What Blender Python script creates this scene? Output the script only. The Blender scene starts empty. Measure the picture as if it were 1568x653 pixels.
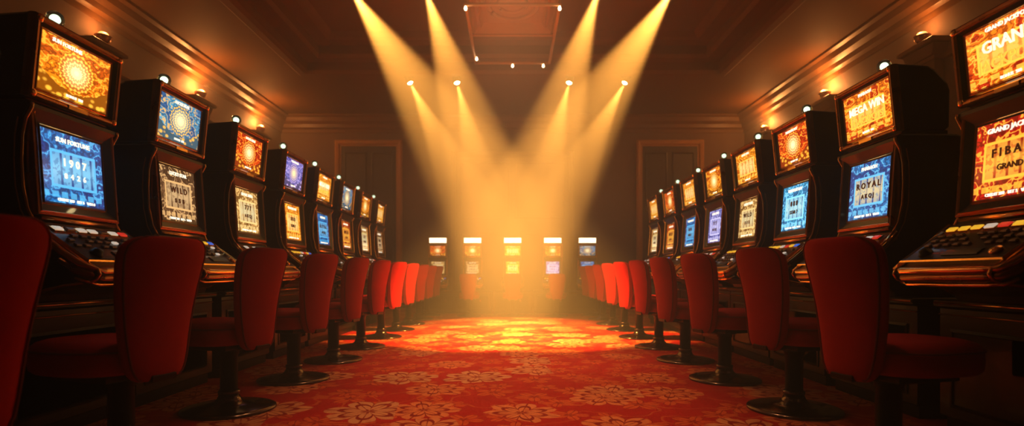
import bpy, bmesh, math, random
from mathutils import Matrix, Vector
random.seed(7)
S = bpy.context.scene
H0 = 0.89
PI = math.pi

# ------------------------------------------------------------------ node helpers
class G:
    def __init__(s, nt): s.nt = nt; s.n = nt.nodes; s.l = nt.links
    def put(s, sock, v):
        if v is None: return
        if isinstance(v, bpy.types.NodeSocket): s.l.new(v, sock)
        else:
            if hasattr(sock.default_value, '__len__') and not hasattr(v, '__len__'): v = (v,)*len(sock.default_value)
            if hasattr(v, '__len__') and len(v) == 3 and len(sock.default_value) == 4: v = tuple(v)+(1,)
            sock.default_value = v
    def m(s, op, a, b=None, c=None, clamp=False):
        n = s.n.new('ShaderNodeMath'); n.operation = op; n.use_clamp = clamp
        s.put(n.inputs[0], a); s.put(n.inputs[1], b); s.put(n.inputs[2], c)
        return n.outputs[0]
    def vm(s, op, a, b=None):
        n = s.n.new('ShaderNodeVectorMath'); n.operation = op
        s.put(n.inputs[0], a)
        if b is not None: s.put(n.inputs[3] if op == 'SCALE' else n.inputs[1], b)
        return n.outputs['Value'] if op in ('LENGTH', 'DISTANCE', 'DOT_PRODUCT') else n.outputs[0]
    def xyz(s, v):
        n = s.n.new('ShaderNodeSeparateXYZ'); s.l.new(v, n.inputs[0]); return n.outputs
    def mix(s, f, a, b, bt='MIX'):
        n = s.n.new('ShaderNodeMix'); n.data_type = 'RGBA'; n.blend_type = bt
        s.put(n.inputs[0], f); s.put(n.inputs[6], a); s.put(n.inputs[7], b); return n.outputs[2]
    def noise(s, v, sc, det=3, rough=.5):
        n = s.n.new('ShaderNodeTexNoise'); s.put(n.inputs['Vector'], v)
        n.inputs['Scale'].default_value = sc; n.inputs['Detail'].default_value = det; n.inputs['Roughness'].default_value = rough
        return n.outputs['Fac']
    def sm(s, v, a, b):
        n = s.n.new('ShaderNodeMapRange'); n.interpolation_type = 'SMOOTHSTEP'
        s.put(n.inputs['Value'], v); n.inputs['From Min'].default_value = a; n.inputs['From Max'].default_value = b
        return n.outputs['Result']
    def coord(s, which='Object'): return s.n.new('ShaderNodeTexCoord').outputs[which]

def newmat(name):
    m = bpy.data.materials.new(name); m.use_nodes = True
    g = G(m.node_tree); b = m.node_tree.nodes['Principled BSDF']
    return m, g, b

def simple(name, col, rough=.5, metal=0., coat=0., var=.25, vs=12., bump=0., bs=150., emis=None, es=0., sheen=0.):
    m, g, b = newmat(name)
    c = g.coord()
    f = g.noise(c, vs, 4)
    lo = tuple(x*(1-var) for x in col); hi = tuple(min(1, x*(1+var)) for x in col)
    g.put(b.inputs['Base Color'], g.mix(f, lo, hi))
    g.put(b.inputs['Roughness'], g.m('MULTIPLY_ADD', f, .2*rough, .9*rough))
    b.inputs['Metallic'].default_value = metal
    b.inputs['Coat Weight'].default_value = coat
    if sheen:
        b.inputs['Sheen Weight'].default_value = sheen
        b.inputs['Sheen Tint'].default_value = (1., .08, .06, 1)
    if bump:
        bn = g.n.new('ShaderNodeBump'); bn.inputs['Strength'].default_value = bump; bn.inputs['Distance'].default_value = .004
        g.l.new(g.noise(c, bs, 3), bn.inputs['Height']); g.l.new(bn.outputs[0], b.inputs['Normal'])
    if emis:
        g.put(b.inputs['Emission Color'], emis); b.inputs['Emission Strength'].default_value = es
        m.cycles.emission_sampling = 'NONE'
    return m

M_BODY = simple('black_laminate', (.008, .008, .010), .40, 0, .12, .3, 6, .25, 260)
M_BEZ = simple('black_bezel', (.008, .007, .007), .25, 0, .3)
M_BRONZE = simple('bronze', (.36, .15, .06), .28, 1., 0, .35, 9)
M_GOLD = simple('gold_trim', (1., .54, .19), .18, 1., 0, .12, 9)
M_DECK = simple('deck_brown', (.05, .022, .014), .35, .5, .3, .4, 20)
M_BASE = simple('base_wood', (.010, .006, .005), .35, 0, .2, .5, 5)
M_RED = simple('red_velvet', (.37, .004, .007), .8, 0, 0, .18, 5, .35, 320, sheen=.15)
M_RED.node_tree.nodes['Principled BSDF'].inputs['Specular IOR Level'].default_value = .2
M_PIPE = simple('red_piping', (.14, .003, .004), .7)
M_CHAIRM = simple('dark_metal', (.14, .10, .08), .18, 1., 0, .2, 8)
M_BLKM = simple('black_metal', (.016, .014, .013), .35, .6, .1)
def emat(name, col, st): return simple(name, col, .4, 0, .3, .1, emis=col, es=st)
M_CORE = emat('bulb_core', (.85, 1., .75), 2.0)
M_BULB = simple('glass_bulb', (.80, .92, .80), .05, 0, 0, .05)
M_BULB.node_tree.nodes['Principled BSDF'].inputs['Transmission Weight'].default_value = .93
M_BW = emat('button_white', (.9, .8, .65), .6)
M_BY = emat('button_yellow', (1., .6, .05), .8)
M_BR = emat('button_red', (.8, .05, .03), .7)
M_BB = emat('button_blue', (.05, .2, .9), .7)
M_BG = simple('button_grey', (.25, .2, .17), .35, .3)
M_TW = emat('glyph_white', (1., .9, .7), 1.3)
M_TG = emat('glyph_gold', (1., .55, .08), 1.3)
M_TD = emat('glyph_dark', (.10, .02, .01), .3)
M_SIGN = emat('sign_light', (1., .8, .5), 3.5)

def screen_mat(name, bg1, bg2, acc, style, seed=0., st=1.2, panel=None):
    m = bpy.data.materials.new(name); m.use_nodes = True
    nt = m.node_tree; g = G(nt); b = nt.nodes['Principled BSDF']
    uv = g.coord('UV'); x0, y0, _ = g.xyz(uv)
    x = g.m('SUBTRACT', x0, .5); y = g.m('SUBTRACT', y0, .5)
    sv = g.vm('ADD', uv, (seed, seed*.7, seed*.3))
    n1 = g.noise(sv, 3.6, 3, .55); n2 = g.noise(sv, 14, 3, .6)
    col = g.mix(g.sm(n1, .36, .64), bg1, bg2)
    w = g.m('SINE', g.m('MULTIPLY', n1, 42))
    col = g.mix(g.m('MULTIPLY', g.sm(w, .55, .98), .8), col, acc)
    col = g.mix(g.m('MULTIPLY', g.sm(w, -.5, -.95), .7), col, tuple(a*.35 for a in bg1))
    col = g.mix(g.m('MULTIPLY', g.sm(n2, .64, .74), .5), col, acc)
    th = g.m('ARCTAN2', y, x)
    light = acc
    if style == 'mandala':
        yy = g.m('SUBTRACT', y, .02)
        r = g.m('SQRT', g.m('ADD', g.m('MULTIPLY', g.m('MULTIPLY', x, x), 1.8), g.m('MULTIPLY', yy, yy)))
        rr = g.m('ADD', r, g.m('MULTIPLY', g.m('COSINE', g.m('MULTIPLY', th, 16)), .012))
        rings = g.m('SINE', g.m('MULTIPLY', rr, 85))
        spokes = g.m('COSINE', g.m('MULTIPLY', th, 32))
        pat = g.sm(g.m('ADD', rings, g.m('MULTIPLY', spokes, .7)), -.3, .6)
        inside = g.m('SUBTRACT', 1., g.sm(rr, .34, .365))
        mc = g.mix(pat, tuple(a*.8 for a in bg1), light)
        glow = g.m('SUBTRACT', 1., g.sm(rr, .02, .34))
        mc = g.mix(g.m('MULTIPLY', glow, .95), mc, (1.5, 1.1, .5))
        mc = g.mix(g.m('MULTIPLY', g.m('MULTIPLY', g.m('SUBTRACT', 1., pat), g.sm(rr, .02, .12)), .5), mc, tuple(a*.6 for a in bg2))
        col = g.mix(inside, col, mc)
        vo = g.n.new('ShaderNodeTexVoronoi'); vo.inputs['Scale'].default_value = 9; g.l.new(sv, vo.inputs['Vector'])
        coin = g.mix(g.sm(vo.outputs['Distance'], .2, .5), light, tuple(a*.3 for a in bg2))
        hump = g.m('MULTIPLY_ADD', g.m('MULTIPLY', x, x), 1.1, .10)
        col = g.mix(g.m('LESS_THAN', y0, g.m('ADD', hump, g.m('MULTIPLY', n2, .1))), col, coin)
    else:
        pc = panel or light
        ax = g.m('ABSOLUTE', x); ay = g.m('ABSOLUTE', g.m('ADD', y, .02))
        bx = g.m('MULTIPLY', g.m('SUBTRACT', 1., g.sm(ax, .365, .375)), g.m('SUBTRACT', 1., g.sm(ay, .245, .26)))
        bi = g.m('MULTIPLY', g.m('SUBTRACT', 1., g.sm(ax, .335, .34)), g.m('SUBTRACT', 1., g.sm(ay, .21, .22)))
        col = g.mix(bx, col, light)
        cols = g.sm(g.m('SINE', g.m('MULTIPLY', x, 2*PI*6.1)), -.95, -.6)
        inner = g.mix(g.m('MULTIPLY', cols, .9), bg1, g.mix(.6, bg2, pc))
        grad = g.sm(ay, .22, .0)
        inner = g.mix(g.m('MULTIPLY', grad, .5), inner, pc)
        sym = g.sm(g.noise(sv, 15, 2, .5), .54, .60)
        inner = g.mix(g.m('MULTIPLY', sym, .5), inner, tuple(a*.8 for a in bg2))
        col = g.mix(bi, col, inner)
        strip = g.m('MULTIPLY', g.m('LESS_THAN', y0, .17), g.m('GREATER_THAN', y0, .09))
        blk = g.m('GREATER_THAN', g.m('SINE', g.m('MULTIPLY', x0, 2*PI*7)), -.6)
        col = g.mix(g.m('MULTIPLY', strip, g.m('MULTIPLY', blk, .7)), col, light)
    edge = g.m('MAXIMUM', g.m('ABSOLUTE', x), g.m('ABSOLUTE', y))
    col = g.mix(g.sm(edge, .475, .49), col, tuple(a*.12 for a in bg1))
    b.inputs['Base Color'].default_value = (.01, .01, .01, 1)
    b.inputs['Roughness'].default_value = .15
    g.put(b.inputs['Emission Color'], col); b.inputs['Emission Strength'].default_value = st*1.2
    m.cycles.emission_sampling = 'FRONT'
    return m

SC = {
 'gold_m': screen_mat('screen_gold_mandala', (.50, .075, .002), (.95, .27, .008), (1., .50, .05), 'mandala', 1.1, 1.35),
 'blue_m': screen_mat('screen_blue_mandala', (.01, .12, .30), (.08, .36, .52), (.95, .50, .10), 'mandala', 3.7, 1.25),
 'red_m': screen_mat('screen_red_mandala', (.45, .010, .002), (.85, .09, .006), (1., .42, .04), 'mandala', 5.2, 1.35),
 'lilac_m': screen_mat('screen_lilac_mandala', (.07, .08, .42), (.28, .26, .65), (.7, .5, .85), 'mandala', 6.2, 1.15),
 'gold_r': screen_mat('screen_gold_reels', (.6, .12, .004), (1., .34, .015), (1., .58, .10), 'reels', 8.4, 1.3, (1., .75, .3)),
 'goldred_r': screen_mat('screen_goldred_reels', (.5, .02, .004), (.95, .25, .012), (1., .55, .07), 'reels', 9.4, 1.3, (1., .6, .12)),
 'blue_r': screen_mat('screen_blue_reels', (.002, .05, .24), (.005, .17, .45), (.10, .50, .80), 'reels', 2.4, 1.2, (.25, .65, .85)),
 'bluegold_r': screen_mat('screen_bluegold_reels', (.002, .06, .26), (.005, .22, .50), (.15, .55, .80), 'reels', 3.1, 1.2, (.85, .65, .28)),
 'cyan_r': screen_mat('screen_cyan_reels', (.005, .18, .40), (.02, .38, .62), (.3, .8, 1.), 'reels', 4.4, 1.2, (.6, .85, .8)),
 'brown_r': screen_mat('screen_brown_reels', (.06, .028, .018), (.20, .10, .05), (.80, .48, .20), 'reels', 7.7, 1.1, (.75, .5, .25)),
 'cream_r': screen_mat('screen_cream_reels', (.3, .13, .03), (.75, .40, .12), (1., .70, .28), 'reels', 1.9, 1.15, (.8, .7, .4)),
 'red_r': screen_mat('screen_red_reels', (.28, .004, .003), (.55, .012, .006), (1., .48, .05), 'reels', 0.4, 1.25, (1., .55, .07)),
 'lilac_r': screen_mat('screen_lilac_reels', (.08, .10, .42), (.28, .28, .62), (.8, .72, 1.), 'reels', 5.9, 1.1),
}

# ------------------------------------------------------------------ mesh builder
class B:
    def __init__(s):
        s.bm = bmesh.new(); s.uv = s.bm.loops.layers.uv.new('UVMap'); s.mats = []
    def mi(s, m):
        if m not in s.mats: s.mats.append(m)
        return s.mats.index(m)
    def face(s, vs, mi, smooth=False):
        try: f = s.bm.faces.new(vs)
        except ValueError: return None
        f.material_index = mi; f.smooth = smooth; return f
    def loft(s, rings, mat, closed=True, caps=(True, True), smooth=True):
        mi = s.mi(mat)
        R = [[s.bm.verts.new(p) for p in r] for r in rings]
        n = len(R[0])
        for a, b in zip(R, R[1:]):
            for i in range(n if closed else n-1):
                j = (i+1) % n
                s.face((a[i], a[j], b[j], b[i]), mi, smooth)
        if caps[0]: s.face(R[0][::-1], mi, False)
        if caps[1]: s.face(R[-1], mi, False)
    def rect_sweep(s, M, prof, mat, fill=False, smooth=False):
        rings = []
        for w, h, n in prof:
            rings.append([M @ Vector((x*w/2, y*h/2, n)) for x, y in ((-1, -1), (1, -1), (1, 1), (-1, 1))])
        s.loft(rings, mat, True, (False, fill), smooth)
    def screen(s, M, w, h, mat, n=0.):
        mi = s.mi(mat)
        vs = [s.bm.verts.new(M @ Vector((x*w/2, y*h/2, n))) for x, y in ((-1, -1), (1, -1), (1, 1), (-1, 1))]
        f = s.face(vs, mi)
        for l, uv in zip(f.loops, ((0, 0), (1, 0), (1, 1), (0, 1))): l[s.uv].uv = uv
        s.keep = getattr(s, 'keep', []) + [(f, (M.to_3x3() @ Vector((0, 0, 1))))]
    def box(s, M, sx, sy, sz, mat, bev=.004, ztop_scale=1.):
        prof = [(sx-2*bev, sy-2*bev, 0), (sx, sy, bev), (sx*ztop_scale, sy*ztop_scale, sz-bev), (sx*ztop_scale-2*bev, sy*ztop_scale-2*bev, sz)]
        rings = [[M @ Vector((x*w/2, y*h/2, n)) for x, y in ((-1, -1), (1, -1), (1, 1), (-1, 1))] for w, h, n in prof]
        s.loft(rings, mat, True, (True, True), False)
    def lathe(s, M, prof, mat, seg=28, smooth=True, caps=(True, True)):
        s.loft([[M @ Vector((r*math.cos(2*PI*i/seg), r*math.sin(2*PI*i/seg), z)) for i in range(seg)] for r, z in prof], mat, True, caps, smooth)
    def ball(s, M, R, mat, seg=20):
        s.lathe(M, [(max(.0005, R*math.cos(a)), R*math.sin(a)) for a in [(-90+i*15)*PI/180 for i in range(13)]], mat, seg)
    def tube(s, pts, r, mat, seg=8, closed=False, flat=1.):
        pts = [Vector(p) for p in pts]; n = len(pts); rings = []
        for i, p in enumerate(pts):
            a = pts[(i-1) % n] if (closed or i > 0) else p
            b = pts[(i+1) % n] if (closed or i < n-1) else p
            t = (b-a).normalized()
            ref = Vector((0, 1, 0)) if abs(t.y) < .9 else Vector((1, 0, 0))
            u = t.cross(ref).normalized(); v = t.cross(u)
            rings.append([p + u*r*math.cos(2*PI*k/seg) + v*r*flat*math.sin(2*PI*k/seg) for k in range(seg)])
        if closed: rings.append(rings[0])
        s.loft(rings, mat, True, (not closed, not closed), True)
    def extrude_profile(s, prof, y0, y1, mat, bev=.012):
        def off(d):
            out = []; n = len(prof)
            for i, p in enumerate(prof):
                a = Vector(prof[i-1]); b = Vector(prof[(i+1) % n]); t = (b-a).normalized()
                nn = Vector((t.y, -t.x)); q = Vector(p)
                out.append((q.x-nn.x*d, q.y-nn.y*d))
            return out
        area = sum(prof[i-1][0]*prof[i][1]-prof[i][0]*prof[i-1][1] for i in range(len(prof)))
        sg = 1 if area > 0 else -1
        inn = off(bev*sg); mid = off(bev*.3*sg)
        rings = []
        for y, P in ((y0, inn), (y0+bev*.3, mid), (y0+bev, prof), (y1-bev, prof), (y1-bev*.3, mid), (y1, inn)):
            rings.append([Vector((x, y, z)) for x, z in P])
        s.loft(rings, mat, True, (True, True), False)
    def text(s, txt, M, size, mat, ext=.002):
        mi = s.mi(mat)
        cu = bpy.data.curves.new('t', 'FONT'); cu.body = txt; cu.size = size; cu.align_x = 'CENTER'; cu.align_y = 'CENTER'
        cu.extrude = ext; cu.resolution_u = 2; cu.offset = size*.02
        ob = bpy.data.objects.new('t', cu); S.collection.objects.link(ob)
        dg = bpy.context.evaluated_depsgraph_get(); me = ob.evaluated_get(dg).to_mesh()
        vs = [s.bm.verts.new(M @ v.co) for v in me.vertices]
        for p in me.polygons:
            s.face([vs[i] for i in p.vertices], mi)
        ob.evaluated_get(dg).to_mesh_clear()
        bpy.data.objects.remove(ob); bpy.data.curves.remove(cu)
    def mesh(s, name, recalc=True):
        if recalc: bmesh.ops.recalc_face_normals(s.bm, faces=s.bm.faces)
        for f, nv in getattr(s, 'keep', []):
            f.normal_update()
            if f.normal.dot(nv) < 0: f.normal_flip()
        me = bpy.data.meshes.new(name); s.bm.to_mesh(me); s.bm.free()
        for m in s.mats: me.materials.append(m)
        return me
    def obj(s, name, **k):
        return place(name, s.mesh(name), **k)

def place(name, me, loc=(0, 0, 0), rot=0., scale=1.):
    o = bpy.data.objects.new(name, me); S.collection.objects.link(o)
    o.location = loc; o.rotation_euler = (0, 0, rot); o.scale = (scale,)*3
    return o

def frameM(o, right, up):
    r = Vector(right).normalized(); u = Vector(up).normalized(); n = r.cross(u).normalized()
    M = Matrix.Identity(4)
    for i, v in enumerate((r, u, n)):
        for k in range(3): M[k][i] = v[k]
    M.translation = Vector(o); return M

# ------------------------------------------------------------------ slot machine
W = .62
PH_T = SC['gold_m']; PH_M = SC['blue_r']
def slot_mesh(variant, sign=False, base_w=.92):
    b = B(); hw = W/2
    front = [(-.03, 1.785), (.0, 1.765), (.0, 1.745), (-.03, 1.69), (-.048, 1.6), (-.052, 1.48), (-.045, 1.34), (-.02, 1.22), (.03, 1.12), (.11, 1.04),
             (.21, .975), (.30, .935), (.335, .915), (.345, .89), (.33, .862), (.28, .845), (.16, .83), (.07, .81), (.02, .78), (.0, .74)]
    back = [(-.40, .74), (-.46, 1.0), (-.49, 1.3), (-.49, 1.66), (-.475, 1.72), (-.44, 1.765), (-.39, 1.785)]
    b.extrude_profile(front+back, -hw, hw, M_BODY)
    for sy in (-1, 1):
        b.tube([(x+.004, sy*(hw-.006), z) for x, z in front[1:-1]], .0085, M_GOLD)
        b.tube([(x-.03, sy*(hw+.002), z-.0) for x, z in front[3:14]], .004, M_BRONZE, 6)
    tb = [(-.045, 1.80), (-.31, 1.80), (-.345, 1.83), (-.35, 2.06), (-.335, 2.11), (-.25, 2.20), (-.21, 2.222), (-.02, 2.235), (.004, 2.225), (.004, 2.20), (-.03, 1.815)]
    b.extrude_profile(tb, -hw+.004, hw-.004, M_BODY, .016)
    b.box(Matrix.Translation((-.2, 0, 1.775)), .30, W-.06, .04, M_BEZ)
    up = Vector((.04, 0, .40)).normalized()
    Mt = frameM((-.012, 0, 2.015), (0, 1, 0), up)
    b.rect_sweep(Mt, [(.62, .425, -.02), (.625, .43, .0), (.622, .427, .022), (.605, .41, .032), (.58, .385, .030), (.57, .375, .022)], M_BRONZE)
    b.rect_sweep(Mt, [(.57, .375, .022), (.565, .37, .027), (.555, .36, .022)], M_GOLD)
    b.rect_sweep(Mt, [(.555, .36, .022), (.515, .325, .004)], M_BEZ)
    b.rect_sweep(Mt, [(.518, .328, .004), (.51, .32, .009), (.502, .312, .004)], M_GOLD)
    b.screen(Mt, .505, .315, PH_T, .003)
    for sx in (-1, 1):
        for sz in (-1, 1):
            b.lathe(Mt @ Matrix.Translation((sx*.288, sz*.193, .026)), [(.022, 0), (.020, .006), (.010, .012), (.001, .014)], M_GOLD, 10)
    b.box(Mt @ Matrix.Translation((0, -.199, .028)), .14, .022, .008, M_GOLD, .002)
    up = Vector((-.035, 0, .5)).normalized()
    Mm = frameM((-.008, 0, 1.475), (0, 1, 0), up)
    b.rect_sweep(Mm, [(.58, .555, -.05), (.585, .56, .0), (.58, .555, .014), (.565, .54, .018), (.545, .52, .012)], M_BRONZE)
    b.rect_sweep(Mm, [(.55, .525, .012), (.543, .518, .018), (.534, .509, .012)], M_GOLD)
    b.rect_sweep(Mm, [(.534, .509, .012), (.45, .42, -.012)], M_BEZ)
    b.rect_sweep(Mm, [(.45, .42, -.012), (.445, .415, -.006), (.437, .407, -.012)], M_GOLD)
    b.screen(Mm, .437, .407, PH_M, -.013)
    b.tube([(.012, -.27, 1.183), (.02, 0, 1.178), (.012, .27, 1.183)], .014, M_GOLD)
    tt = ['SUN FORTUNE', 'LUCKY STAR', 'ROYAL REELS', 'GRAND JACKPOT', 'PHARAOH', 'TREASURE BAY'][variant]
    b.text(tt, Mt @ Matrix.Translation((-.08 if variant == 0 else 0, .128, .006)), .030, M_TW)
    if variant == 3: b.text('GRAND', Mt @ Matrix.Translation((0, .04, .006)), .085, M_TW); b.text('JACKPOTS', Mt @ Matrix.Translation((0, -.05, .006)), .075, M_TG)
    if variant == 4: b.text('MEGA WIN', Mt @ Matrix.Translation((0, .03, .006)), .075, M_TW); b.text('4 JACKPOTS', Mt @ Matrix.Translation((0, -.05, .006)), .06, M_TG)
    b.text('BONUS  500', Mt @ Matrix.Translation((.0, -.135, .006)), .022, M_TW)
    b.text(tt, Mm @ Matrix.Translation((0, .15, -.009)), .036, M_TW)
    b.text(['1 9 0 7', 'W I L D', '7 7 7', 'F I B A R', 'R O Y A L', '8 8 8'][variant], Mm @ Matrix.Translation((0, .03, -.009)), .06, [M_TW, M_TD, M_TD, M_TD, M_TD, M_TD][variant])
    b.text(['8  4  2  6', '$  $  $', 'A K Q J', 'GRAND', 'A K Q J', 'STAR 7'][variant], Mm @ Matrix.Translation((0, -.045, -.009)), .042, [M_TW, M_TD][variant > 0])
    b.text('CREDIT 200   BET 5   WIN 0', Mm @ Matrix.Translation((0, -.18, -.009)), .022, M_TW)
    dn = Vector((-.29, 0, .205)).normalized()
    Md = frameM((.165, 0, 1.055), (0, 1, 0), dn)
    b.rect_sweep(Md, [(.64, .34, -.05), (.65, .35, -.02), (.65, .35, .0), (.635, .335, .006)], M_GOLD)
    b.rect_sweep(Md, [(.635, .335, .006), (.60, .30, .002)], M_DECK, fill=True)
    bt = [M_BW, M_BG, M_BW, M_BW, M_BG, M_BW, M_BR] if variant % 2 == 0 else [M_BY, M_BY, M_BY, M_BW, M_BR, M_BY, M_BB]
    for i in range(7):
        b.box(Md @ Matrix.Translation((-.24+i*.08, .112, .002)), .055, .03, .016, bt[i], .004)
        b.rect_sweep(Md @ Matrix.Translation((-.24+i*.08, .112, .0)), [(.068, .043, .0), (.068, .043, .010), (.058, .033, .010)], M_GOLD)
    for j in range(3):
        for i in range(9):
            if (i*7+j*5+variant) % 6 == 0: continue
            mt = M_BW if (i*3+j*7+variant) % 11 == 0 else M_BG
            b.box(Md @ Matrix.Translation((-.255+i*.064, .055-j*.045, .002)), .036, .02, .012, mt, .003)
    b.box(Md @ Matrix.Translation((.04, -.105, .001)), .22, .05, .008, M_BEZ, .003)
    b.lathe(Md @ Matrix.Translation((-.2, -.105, .0)), [(.035, 0), (.035, .008), (.026, .014), (.022, .03), (.001, .034)], M_BLKM, 16)
    b.lathe(Md @ Matrix.Translation((.23, -.105, .0)), [(.03, 0), (.03, .01), (.024, .016), (.001, .018)], M_GOLD, 16)
    rail = [(.02, -.33, 1.155), (.10, -.345, 1.075), (.20, -.35, .995), (.28, -.345, .94), (.325, -.32, .915), (.338, -.26, .908), (.342, 0, .905),
            (.338, .26, .908), (.325, .32, .915), (.28, .345, .94), (.20, .35, .995), (.10, .345, 1.075), (.02, .33, 1.155)]
    b.tube(rail, .018, M_GOLD, 10)
    b.tube([(x-.012, y, z-.035) for x, y, z in rail[2:-2]], .022, M_BRONZE, 10)
    b.tube([(x-.03, y*.985, z-.07) for x, y, z in rail[3:-3]], .012, M_GOLD, 8)
    bw = base_w
    b.box(Matrix.Translation((-.235, 0, 0)), .37, bw-.04, .08, M_BLKM, .004)
    b.box(Matrix.Translation((-.225, 0, .08)), .40, bw, .62, M_BASE, .008)
    b.box(Matrix.Translation((-.215, 0, .70)), .45, bw+.01, .045, M_BLKM, .008)
    b.tube([(.012, -bw/2, .725), (.012, bw/2, .725)], .007, M_GOLD, 8)
    b.tube([(-.018, -bw/2, .66), (-.018, bw/2, .66)], .005, M_BRONZE, 8)
    Mb = frameM((-.025, 0, .36), (0, 1, 0), (0, 0, 1))
    b.rect_sweep(Mb, [(bw-.16, .44, -.002), (bw-.16, .44, .008), (bw-.19, .41, .01), (bw-.20, .40, .0)], M_BLKM, fill=True)
    b.box(Mb @ Matrix.Translation((.25, .05, .0)), .05, .06, .012, M_BRONZE, .003)
    if sign:
        b.box(Matrix.Translation((-.12, 0, 2.235)), .16, .56, .03, M_BEZ)
        Ms = frameM((-.03, 0, 2.35), (0, 1, 0), (0, 0, 1))
        b.box(Matrix.Translation((-.10, 0, 2.262)), .12, .58, .18, M_BRONZE, .01)
        b.rect_sweep(Ms, [(.55, .16, -.012), (.55, .16, .0), (.53, .14, .004), (.53, .14, -.0)], M_SIGN, fill=True)
    else:
        b.lathe(Matrix.Translation((-.13, 0, 2.225)), [(.055, 0), (.055, .015), (.035, .03), (.03, .055), (.038, .065)], M_BRONZE, 20)
        b.ball(Matrix.Translation((-.13, 0, 2.328)), .046, M_BULB)
        b.ball(Matrix.Translation((-.13, 0, 2.328)), .018, M_CORE, 12)
    return b.mesh('slot_machine')

VARS = [slot_mesh(v) for v in range(6)]
BACKV = slot_mesh(1, True, 1.2)
def slot(me, top, main, loc, rot, sc=1.):
    o = place('slot_machine', me, loc, rot, sc)
    for i, sl in enumerate(o.material_slots):
        if sl.material == PH_T: sl.link = 'OBJECT'; sl.material = SC[top]
        elif sl.material == PH_M: sl.link = 'OBJECT'; sl.material = SC[main]
    return o
LY = [2.82, 3.80, 4.87, 5.93, 6.93, 7.93, 8.95, 10.0]
LS = [('gold_m', 'blue_r'), ('blue_m', 'brown_r'), ('red_m', 'cream_r'), ('lilac_m', 'gold_r'), ('gold_r', 'blue_r'), ('blue_m', 'red_r'), ('gold_m', 'cream_r'), ('gold_r', 'brown_r')]
RY = [2.43, 3.53, 4.54, 5.50, 6.44, 7.38, 8.33, 9.3]
RS = [('goldred_r', 'red_r'), ('goldred_r', 'bluegold_r'), ('red_m', 'cyan_r'), ('gold_r', 'cream_r'), ('gold_m', 'lilac_r'), ('gold_r', 'blue_r'), ('red_m', 'red_r'), ('gold_r', 'cream_r')]
for i, y in enumerate(LY): slot(VARS[[0, 1, 2, 5, 4, 1, 2, 5][i]], *LS[i], (-2.45, y+W/2, 0), 0.)
for i, y in enumerate(RY): slot(VARS[[3, 4, 5, 1, 2, 5, 1, 2][i]], *RS[i], (2.44, y+W/2, 0), PI)
for i, x in enumerate((-1.68, -.9, 0, .9, 1.68)):
    slot(BACKV, ['red_m', 'red_m', 'gold_r', 'red_m', 'blue_m'][i], ['cream_r', 'brown_r', 'gold_r', 'lilac_r', 'blue_r'][i], (x, 12.45, 0), -PI/2, .70)

# ------------------------------------------------------------------ chair
def sgp(v, p): return math.copysign(abs(v)**p, v)
def chair_mesh():
    b = B(); N = 32
    rings = []; outline = []
    T = [0, .006, .02, .05, .10, .18, .28, .4, .5, .6, .7, .8, .87, .925, .96, .983, .995, 1.]
    for t in T:
        z = .405+t*.65
        cap = max(.0, 1-abs(2*t-1)**8)**(1/2.7)
        w = (.140+.085*min(1, t*1.1)**.95)*(.42+.58*cap)
        d = .044*(.25+.75*cap)*(1.15-.25*t)
        xc = -.225-.10*t+.03*math.sin(t*PI)
        ring = []
        for k in range(N):
            a = 2*PI*k/N
            y = w*sgp(math.cos(a), .66); n = d*sgp(math.sin(a), .85)
            ring.append(Vector((xc+n+.9*y*y, y, z)))
        rings.append(ring)
        outline.append((xc, w, d, z))
    b.loft(rings, M_RED)
    path = [(xc-d*.70+.9*w*w, w*.92, z) for xc, w, d, z in outline[2:-1]]
    path2 = [(x, -y, z) for x, y, z in path][::-1]
    b.tube(path+path2, .005, M_PIPE, 6, closed=True)
    rings = []
    cx, lx, ly = .10, .29, .25
    for z, s in ((.435, .80), (.44, .93), (.455, .99), (.49, 1.01), (.53, 1.0), (.56, .97), (.578, .90), (.588, .78), (.594, .55), (.596, .2)):
        rings.append([Vector((cx+lx*s*sgp(math.cos(2*PI*k/N), .75), ly*s*sgp(math.sin(2*PI*k/N), .75), z)) for k in range(N)])
    b.loft(rings, M_RED)
    ring = [(cx+(lx+.003)*sgp(math.cos(2*PI*k/N), .75), (ly+.003)*sgp(math.sin(2*PI*k/N), .75), .545) for k in range(N)]
    b.tube(ring, .005, M_PIPE, 6, closed=True)
    b.box(Matrix.Translation((.05, 0, .405)), .34, .32, .035, M_BLKM, .006)
    b.box(Matrix.Translation((-.19, 0, .405)), .16, .12, .03, M_BLKM, .005)
    I = Matrix.Identity(4)
    b.lathe(I, [(.285, 0), (.29, .008), (.285, .018), (.25, .028), (.16, .040), (.09, .055), (.072, .075), (.06, .10)], M_CHAIRM, 40)
    b.lathe(I, [(.054, .08), (.054, .36), (.062, .365), (.062, .385), (.10, .395), (.11, .408)], M_BLKM, 28)
    b.lathe(I, [(.058, .10), (.066, .105), (.066, .125), (.058, .13)], M_CHAIRM, 28)
    return b.mesh('casino_chair')
CH = chair_mesh()
A = math.radians(16)
LX = [-1.74, -1.84, -1.86, -1.84]; RX = [1.76, 1.84, 1.78]
for k in range(11):
    place('casino_chair', CH, (LX[k] if k < 4 else -1.84, 1.58+1.03*k, 0), PI-A+random.uniform(-.04, .04))
for k in range(10):
    place('casino_chair', CH, (RX[k] if k < 3 else 1.77, 2.60+1.03*k, 0), A+random.uniform(-.04, .04))
for x in (-.92, 0, .92):
    place('casino_chair', CH, (x, 11.7, 0), PI/2, .85)

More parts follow.
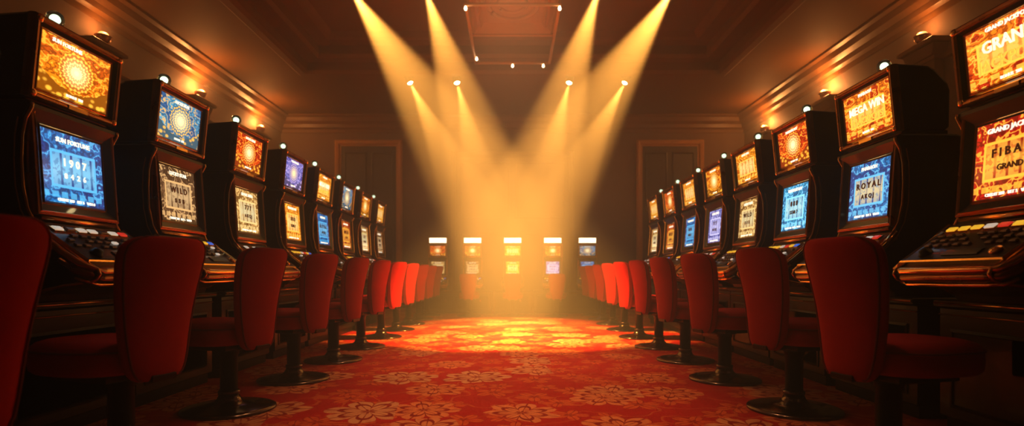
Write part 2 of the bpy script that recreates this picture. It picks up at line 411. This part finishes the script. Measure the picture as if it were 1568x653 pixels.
# ------------------------------------------------------------------ room
XW, YB, YF, ZC = 6.05, 14.5, -3.0, 5.0
def wallmat(name, c1, c2, rough=.7):
    m, g, b = newmat(name)
    c = g.coord(); f = g.noise(c, 1.3, 5, .6); f2 = g.noise(c, 30, 3)
    col = g.mix(f, c1, c2); col = g.mix(g.m('MULTIPLY', f2, .25), col, tuple(x*.5 for x in c1))
    g.put(b.inputs['Base Color'], col); b.inputs['Roughness'].default_value = rough
    bn = g.n.new('ShaderNodeBump'); bn.inputs['Strength'].default_value = .15; g.l.new(f2, bn.inputs['Height']); g.l.new(bn.outputs[0], b.inputs['Normal'])
    return m
M_WALL = wallmat('wall_plaster', (.19, .105, .065), (.28, .16, .10))
M_CEIL = wallmat('ceiling_plaster', (.18, .075, .022), (.25, .11, .035))
M_TRIM = wallmat('trim_wood', (.20, .085, .03), (.28, .13, .045), .4)
M_DTRIM = wallmat('door_trim', (.60, .28, .09), (.70, .36, .13), .4)
M_DOOR = wallmat('door_wood', (.06, .03, .02), (.10, .05, .03), .4)

def carpet():
    m, g, b = newmat('floral_carpet')
    P = g.coord('Object')
    wob = g.noise(P, 6, 3)
    def flower(scale, off, R, petals, amp, rnd, freq):
        v = g.vm('ADD', g.vm('SCALE', P, scale), (off, off*1.7, 0))
        vo = g.n.new('ShaderNodeTexVoronoi'); vo.voronoi_dimensions = '2D'; vo.inputs['Scale'].default_value = 1.; vo.inputs['Randomness'].default_value = rnd
        g.l.new(v, vo.inputs['Vector'])
        d = g.vm('SUBTRACT', v, vo.outputs['Position']); x, y, _ = g.xyz(d)
        rnd_ = g.xyz(vo.outputs['Color'])[0]
        r = g.m('SQRT', g.m('ADD', g.m('MULTIPLY', x, x), g.m('MULTIPLY', y, y)))
        th = g.m('ADD', g.m('ARCTAN2', y, x), g.m('MULTIPLY', rnd_, 6.28))
        sz = g.m('MULTIPLY_ADD', rnd_, .35, .75)
        r = g.m('DIVIDE', r, sz)
        pet = g.m('ABSOLUTE', g.m('COSINE', g.m('MULTIPLY', th, petals/2)))
        pet = g.m('POWER', pet, .55)
        Rr = g.m('MULTIPLY_ADD', pet, amp, R-amp)
        Rr = g.m('ADD', Rr, g.m('MULTIPLY', g.m('SUBTRACT', wob, .5), .16))
        q = g.m('DIVIDE', r, Rr)
        mask = g.m('SUBTRACT', 1., g.sm(q, .95, 1.0))
        lay = g.m('SINE', g.m('ADD', g.m('MULTIPLY', q, freq), g.m('MULTIPLY', pet, -3.)))
        lines = g.sm(lay, -.9, -.35)
        vein = g.sm(g.m('ABSOLUTE', g.m('SINE', g.m('MULTIPLY', th, petals*1.0))), .05, .3)
        return mask, g.m('MULTIPLY', lines, vein), rnd_
    base = g.mix(g.noise(P, 2.2, 5, .65), (.34, .006, .005), (.50, .013, .009))
    vines = g.sm(g.m('ABSOLUTE', g.m('SUBTRACT', g.noise(P, 2.6, 2, .4), .5)), .014, .005)
    base = g.mix(g.m('MULTIPLY', vines, .7), base, (.55, .12, .035))
    m2, l2, r2 = flower(3.0, 5.3, .44, 5, .30, .9, 7.)
    leaf = g.mix(l2, (.26, .010, .005), (.62, .12, .028))
    col = g.mix(g.m('MULTIPLY', m2, .8), base, leaf)
    m1, l1, r1 = flower(1.65, 1.3, .46, 7, .19, .8, 12.)
    fl = g.mix(l1, (.26, .012, .007), g.mix(r1, (.70, .16, .03), (.62, .31, .15)))
    keep = g.m('GREATER_THAN', r1, .25)
    col = g.mix(g.m('MULTIPLY', m1, g.m('MULTIPLY', keep, .95)), col, fl)
    wear = g.noise(P, 9, 5, .7)
    col = g.mix(g.m('MULTIPLY', g.sm(wear, .48, .74), .55), col, base)
    tuft = g.noise(P, 220, 2, .6)
    col = g.mix(g.m('MULTIPLY', tuft, .2), col, (.12, .005, .004))
    g.put(b.inputs['Base Color'], col); b.inputs['Roughness'].default_value = .8
    b.inputs['Specular IOR Level'].default_value = .2
    bn = g.n.new('ShaderNodeBump'); bn.inputs['Strength'].default_value = .5; bn.inputs['Distance'].default_value = .006
    g.l.new(tuft, bn.inputs['Height']); g.l.new(bn.outputs[0], b.inputs['Normal'])
    return m

def slab(name, lo, hi, mat):
    b = B(); lo = Vector(lo); hi = Vector(hi); c = (lo+hi)/2; s = hi-lo
    b.box(Matrix.Translation((c.x, c.y, lo.z)), s.x, s.y, s.z, mat, .001)
    return b.obj(name)
slab('floor', (-XW-.2, YF-.2, -.1), (XW+.2, YB+.2, 0), carpet())
slab('wall_left', (-XW-.15, YF, 0), (-XW, YB, ZC+.0), M_WALL)
slab('wall_right', (XW, YF, 0), (XW+.15, YB, ZC+.0), M_WALL)
slab('wall_back', (-XW-.15, YB, 0), (XW+.15, YB+.15, ZC), M_WALL)
slab('wall_front', (-XW-.15, YF-.15, 0), (XW+.15, YF, ZC), M_WALL)
b = B(); CY = 5.75
Mc = frameM((0, CY, ZC), (1, 0, 0), (0, -1, 0))
b.rect_sweep(Mc, [(12.4, 17.8, 0), (8.7, 11.2, 0), (8.7, 11.2, .05), (8.6, 11.1, .08), (8.35, 10.85, .08), (8.25, 10.75, .02), (8.25, 10.75, -.14), (7.75, 10.25, -.14),
   (7.7, 10.2, -.10), (7.6, 10.1, -.10), (7.5, 10.0, -.16), (7.5, 10.0, -.32), (7.0, 9.5, -.32), (6.9, 9.4, -.36), (6.8, 9.3, -.45)], M_CEIL, fill=True)
b.rect_sweep(Mc, [(12.4, 17.8, 0), (12.4, 17.8, -.6), (.1, .1, -.6)], M_CEIL, fill=True)
b.obj('ceiling')
def moulding(name, p0, p1, inward, prof, mat):
    b = B(); p0 = Vector(p0); p1 = Vector(p1); iw = Vector(inward)
    rings = [[p + iw*a + Vector((0, 0, z)) for a, z in prof] for p in (p0, p1)]
    b.loft(rings, mat, True, (True, True), False); b.obj(name)
CR = [(0, 0), (.30, 0), (.30, -.04), (.24, -.07), (.20, -.16), (.12, -.22), (.10, -.30), (.04, -.34), (.04, -.42), (0, -.42)]
BBp = [(0, 0), (.04, 0), (.04, .16), (.02, .2), (0, .2)]
RAIL = [(0, 0), (.05, .01), (.06, .04), (.05, .07), (0, .08)]
e = .004
i_ = 0
for nm, a, c, iw in (('left', (-XW+e, YF, 0), (-XW+e, YB, 0), (1, 0, 0)), ('right', (XW-e, YF, 0), (XW-e, YB, 0), (-1, 0, 0)),
                     ('back', (-XW, YB-e, 0), (XW, YB-e, 0), (0, -1, 0))):
    up = Vector((0, 0, ZC-e)); i_ += 1
    moulding('trim_%d' % i_, Vector(a)+up, Vector(c)+up, iw, CR, M_TRIM)
    moulding('baseboard_'+nm, Vector(a)+Vector((0, 0, e)), Vector(c)+Vector((0, 0, e)), iw, BBp, M_TRIM)
for nm, a, c, iw in (('left', (-XW+e, YF, 3.9), (-XW+e, YB, 3.9), (1, 0, 0)), ('right', (XW-e, YF, 3.9), (XW-e, YB, 3.9), (-1, 0, 0))):
    i_ += 1; moulding('trim_%d' % i_, a, c, iw, RAIL, M_TRIM)
for k, (xc, w, h) in enumerate(((-3.75, 1.75, 4.38), (4.1, 1.75, 4.38), (0, 3.2, 4.1))):
    b = B(); Md = frameM((xc, YB-.002, h/2+.003), (1, 0, 0), (0, 0, 1))
    b.rect_sweep(Md, [(w, h, 0), (w, h, .08), (w-.08, h-.08, .11), (w-.2, h-.2, .09), (w-.28, h-.28, .04), (w-.32, h-.32, .04)], M_DTRIM if k < 2 else M_WALL)
    b.rect_sweep(Md, [(w-.32, h-.32, .04), (w-.34, h-.34, .02)], M_DOOR if k < 2 else M_WALL, fill=True)
    for zc, hh in ((h*.25, h*.36), (-h*.22, h*.4)):
        for xx in (-1, 1):
            b.rect_sweep(Md @ Matrix.Translation((xx*(w-.34)/4, zc, .02)), [((w-.34)/2-.12, hh, 0), ((w-.34)/2-.12, hh, .02), ((w-.34)/2-.18, hh-.06, .03), ((w-.34)/2-.22, hh-.1, .005)], M_WALL if k == 2 else M_DOOR)
    b.obj('door_%d' % (k+1) if k < 2 else 'wall_panel')

M_SC = emat('sconce_glass', (1., .5, .16), 2.5)
def light(name, kind, loc, power, col, parent=None, **k):
    d = bpy.data.lights.new(name, kind); d.energy = power; d.color = col
    for a, v in k.items(): setattr(d, a, v)
    o = bpy.data.objects.new(name, d); S.collection.objects.link(o); o.location = loc
    if parent: o.parent = parent
    return o
for sx in (-1, 1):
    for y in (3.0, 5.5, 8.0, 10.5, 13.0):
        b = B()
        b.box(Matrix.Translation((-.06, 0, .002)), .20, .62, .30, M_TRIM, .01)
        b.box(Matrix.Translation((-.045, 0, .30)), .13, .46, 3.62, M_TRIM, .01)
        b.box(Matrix.Translation((-.05, 0, 3.9)), .18, .54, .06, M_TRIM, .01)
        b.box(Matrix.Translation((-.06, 0, 3.96)), .20, .50, .16, M_TRIM, .01, 1.22)
        b.box(Matrix.Translation((-.08, 0, 4.12)), .32, .70, .07, M_TRIM, .012)
        o = b.obj('wall_pilaster', loc=(sx*(XW-.035), y, 0), rot=0 if sx > 0 else PI)
        b = B()
        b.lathe(Matrix.Identity(4), [(.01, 0), (.05, .02), (.09, .07), (.11, .13), (.105, .135)], M_BRONZE, 20)
        b.lathe(Matrix.Translation((0, 0, .12)), [(.09, 0), (.08, .03), (.05, .06), (.001, .07)], M_SC, 16)
        o = b.obj('wall_sconce', loc=(sx*(XW-.15), y, 4.19))
        light('sconce_lamp', 'POINT', (-sx*.05, 0, .26), 13 if y < 10 else 60, (1., .40, .11), o, shadow_soft_size=.06)

M_LENS = emat('spot_lens', (1., .75, .35), 30.)
def spot(x, y, z, zc, tgt, power, size):
    p = Vector((x, y, z)); d = (Vector(tgt)-p).normalized()
    b = B()
    q = d.to_track_quat('Z', 'Y').to_matrix().to_4x4()
    b.lathe(q @ Matrix.Translation((0, 0, -.26)), [(.03, 0), (.06, .01), (.07, .05), (.075, .2), (.08, .24), (.08, .27), (.07, .27), (.06, .24)], M_BLKM, 20, caps=(True, False))
    b.lathe(q, [(.06, -.01), (.045, .008), (.025, .018), (.001, .022)], M_LENS, 16)
    b.tube([(0, 0, zc-z-.005), (0, 0, .05), tuple(q @ Vector((0, 0, -.13)))], .012, M_BLKM)
    b.lathe(Matrix.Translation((0, 0, zc-z-.03)), [(.07, 0), (.07, .028)], M_BLKM, 16)
    o = b.obj('stage_spotlight', loc=p)
    L = light('spot_lamp', 'SPOT', d*.06, power, (1., .47, .095), o, shadow_soft_size=.03, spot_size=math.radians(size), spot_blend=.5)
    L.rotation_mode = 'QUATERNION'; L.rotation_quaternion = d.to_track_quat('-Z', 'Y')
PW = 14000
spot(-2.35, 8.0, 5.02, 5.4499, (.95, 8.2, 0), PW*.82, 29)
spot(-1.27, 8.0, 5.02, 5.4499, (.35, 7.4, 0), PW*.62, 25)
spot(1.25, 8.0, 5.02, 5.4499, (-.35, 7.4, 0), PW*.62, 25)
spot(2.33, 8.0, 5.02, 5.4499, (-.95, 8.2, 0), PW*.82, 29)
spot(-2.12, 11.5, 4.85, 5.0, (.3, 10.2, 0), PW*.36, 25)
spot(-1.15, 11.5, 4.85, 5.0, (.1, 9.6, 0), PW*.30, 22)
spot(1.17, 11.5, 4.85, 5.0, (-.1, 9.6, 0), PW*.30, 22)
spot(2.32, 11.5, 4.85, 5.0, (-.3, 10.2, 0), PW*.36, 25)

M_TB = emat('tiny_bulb', (1., .7, .4), 8.)
b = B(); zf = 5.02
pts = [(-.72, 8.5), (.72, 8.5), (.72, 10.85), (-.72, 10.85)]
for i in range(4):
    a, c = pts[i], pts[(i+1) % 4]; b.tube([(a[0], a[1], zf), (c[0], c[1], zf)], .028, M_DTRIM, 8)
    b.tube([(a[0], a[1], zf), (a[0], a[1], 5.448 if a[1] < 10 else 5.15)], .012, M_BRONZE, 8)
b.tube([(-.72, 9.6, zf), (.72, 9.6, zf)], .02, M_DTRIM, 8)
for x, y in ((-.72, 8.5), (.72, 8.5), (-.68, 10.5), (.6, 10.85), (0, 10.85)):
    b.lathe(Matrix.Translation((x, y, zf-.06)), [(.001, -.035), (.02, -.025), (.028, 0), (.02, .025), (.015, .04)], M_TB, 12)
b.obj('ceiling_light_frame')
b = B(); Mq = frameM((0, 9.3, 5.449), (1, 0, 0), (0, -1, 0))
b.rect_sweep(Mq, [(1.5, 1.9, 0), (1.5, 1.9, .10), (1.4, 1.8, .14), (1.28, 1.68, .04), (1.2, 1.6, .04), (1.15, 1.55, .10), (1.05, 1.45, .02)], M_DTRIM, fill=True)
b.tube([(.42*math.cos(a*PI/16), 9.3+.55*math.sin(a*PI/16), 5.42) for a in range(32)], .05, M_DTRIM, 8, closed=True)
b.tube([(.24*math.cos(a*PI/16), 9.3+.3*math.sin(a*PI/16), 5.42) for a in range(32)], .035, M_DTRIM, 8, closed=True)
b.obj('ceiling_medallion')

M_FILL = emat('added_fill_glass', (1., .7, .4), 3.)  # glowing disc of the added fill fixtures
for y, p in ((2.7, 620), (4.6, 900), (6.3, 1100)):  # invented ceiling fixtures, added as fill to brighten aisle carpet and chairs
    b = B(); b.lathe(Matrix.Translation((0, 0, -.05)), [(.12, .049), (.12, 0), (.10, -.005), (.085, .01)], M_BRONZE, 24, caps=(True, False))
    b.lathe(Matrix.Translation((0, 0, -.035)), [(.085, 0), (.001, -.001)], M_FILL, 24)
    o = b.obj('added_fill_fixture', loc=(0, y, 5.449))
    L = light('added_fill_lamp', 'SPOT', (0, 0, -.07), p, (1., .5, .22), o, shadow_soft_size=.12, spot_size=math.radians(48), spot_blend=.9)

# world: near-black warm, with theatrical haze filling the air
w = bpy.data.worlds.new('world'); S.world = w; w.use_nodes = True
nt = w.node_tree
nt.nodes['Background'].inputs[0].default_value = (.02, .012, .008, 1); nt.nodes['Background'].inputs[1].default_value = .3
v = nt.nodes.new('ShaderNodeVolumeScatter')
v.inputs['Color'].default_value = (1., .9, .8, 1); v.inputs['Density'].default_value = .056; v.inputs['Anisotropy'].default_value = .2
nt.links.new(v.outputs[0], nt.nodes['World Output'].inputs['Volume'])

cd = bpy.data.cameras.new('camera'); cam = bpy.data.objects.new('camera', cd); S.collection.objects.link(cam)
cam.location = (0, 0, H0); cam.rotation_euler = (PI/2, 0, 0)
cd.sensor_width = 36; cd.lens = 36*850/1568; cd.shift_y = .0596; cd.shift_x = -.0006; cd.clip_start = .02
cd.dof.use_dof = True; cd.dof.focus_distance = 4.0; cd.dof.aperture_fstop = 1.4
S.camera = cam
S.view_settings.view_transform = 'Standard'
S.view_settings.exposure = .12
S.view_settings.gamma = .88
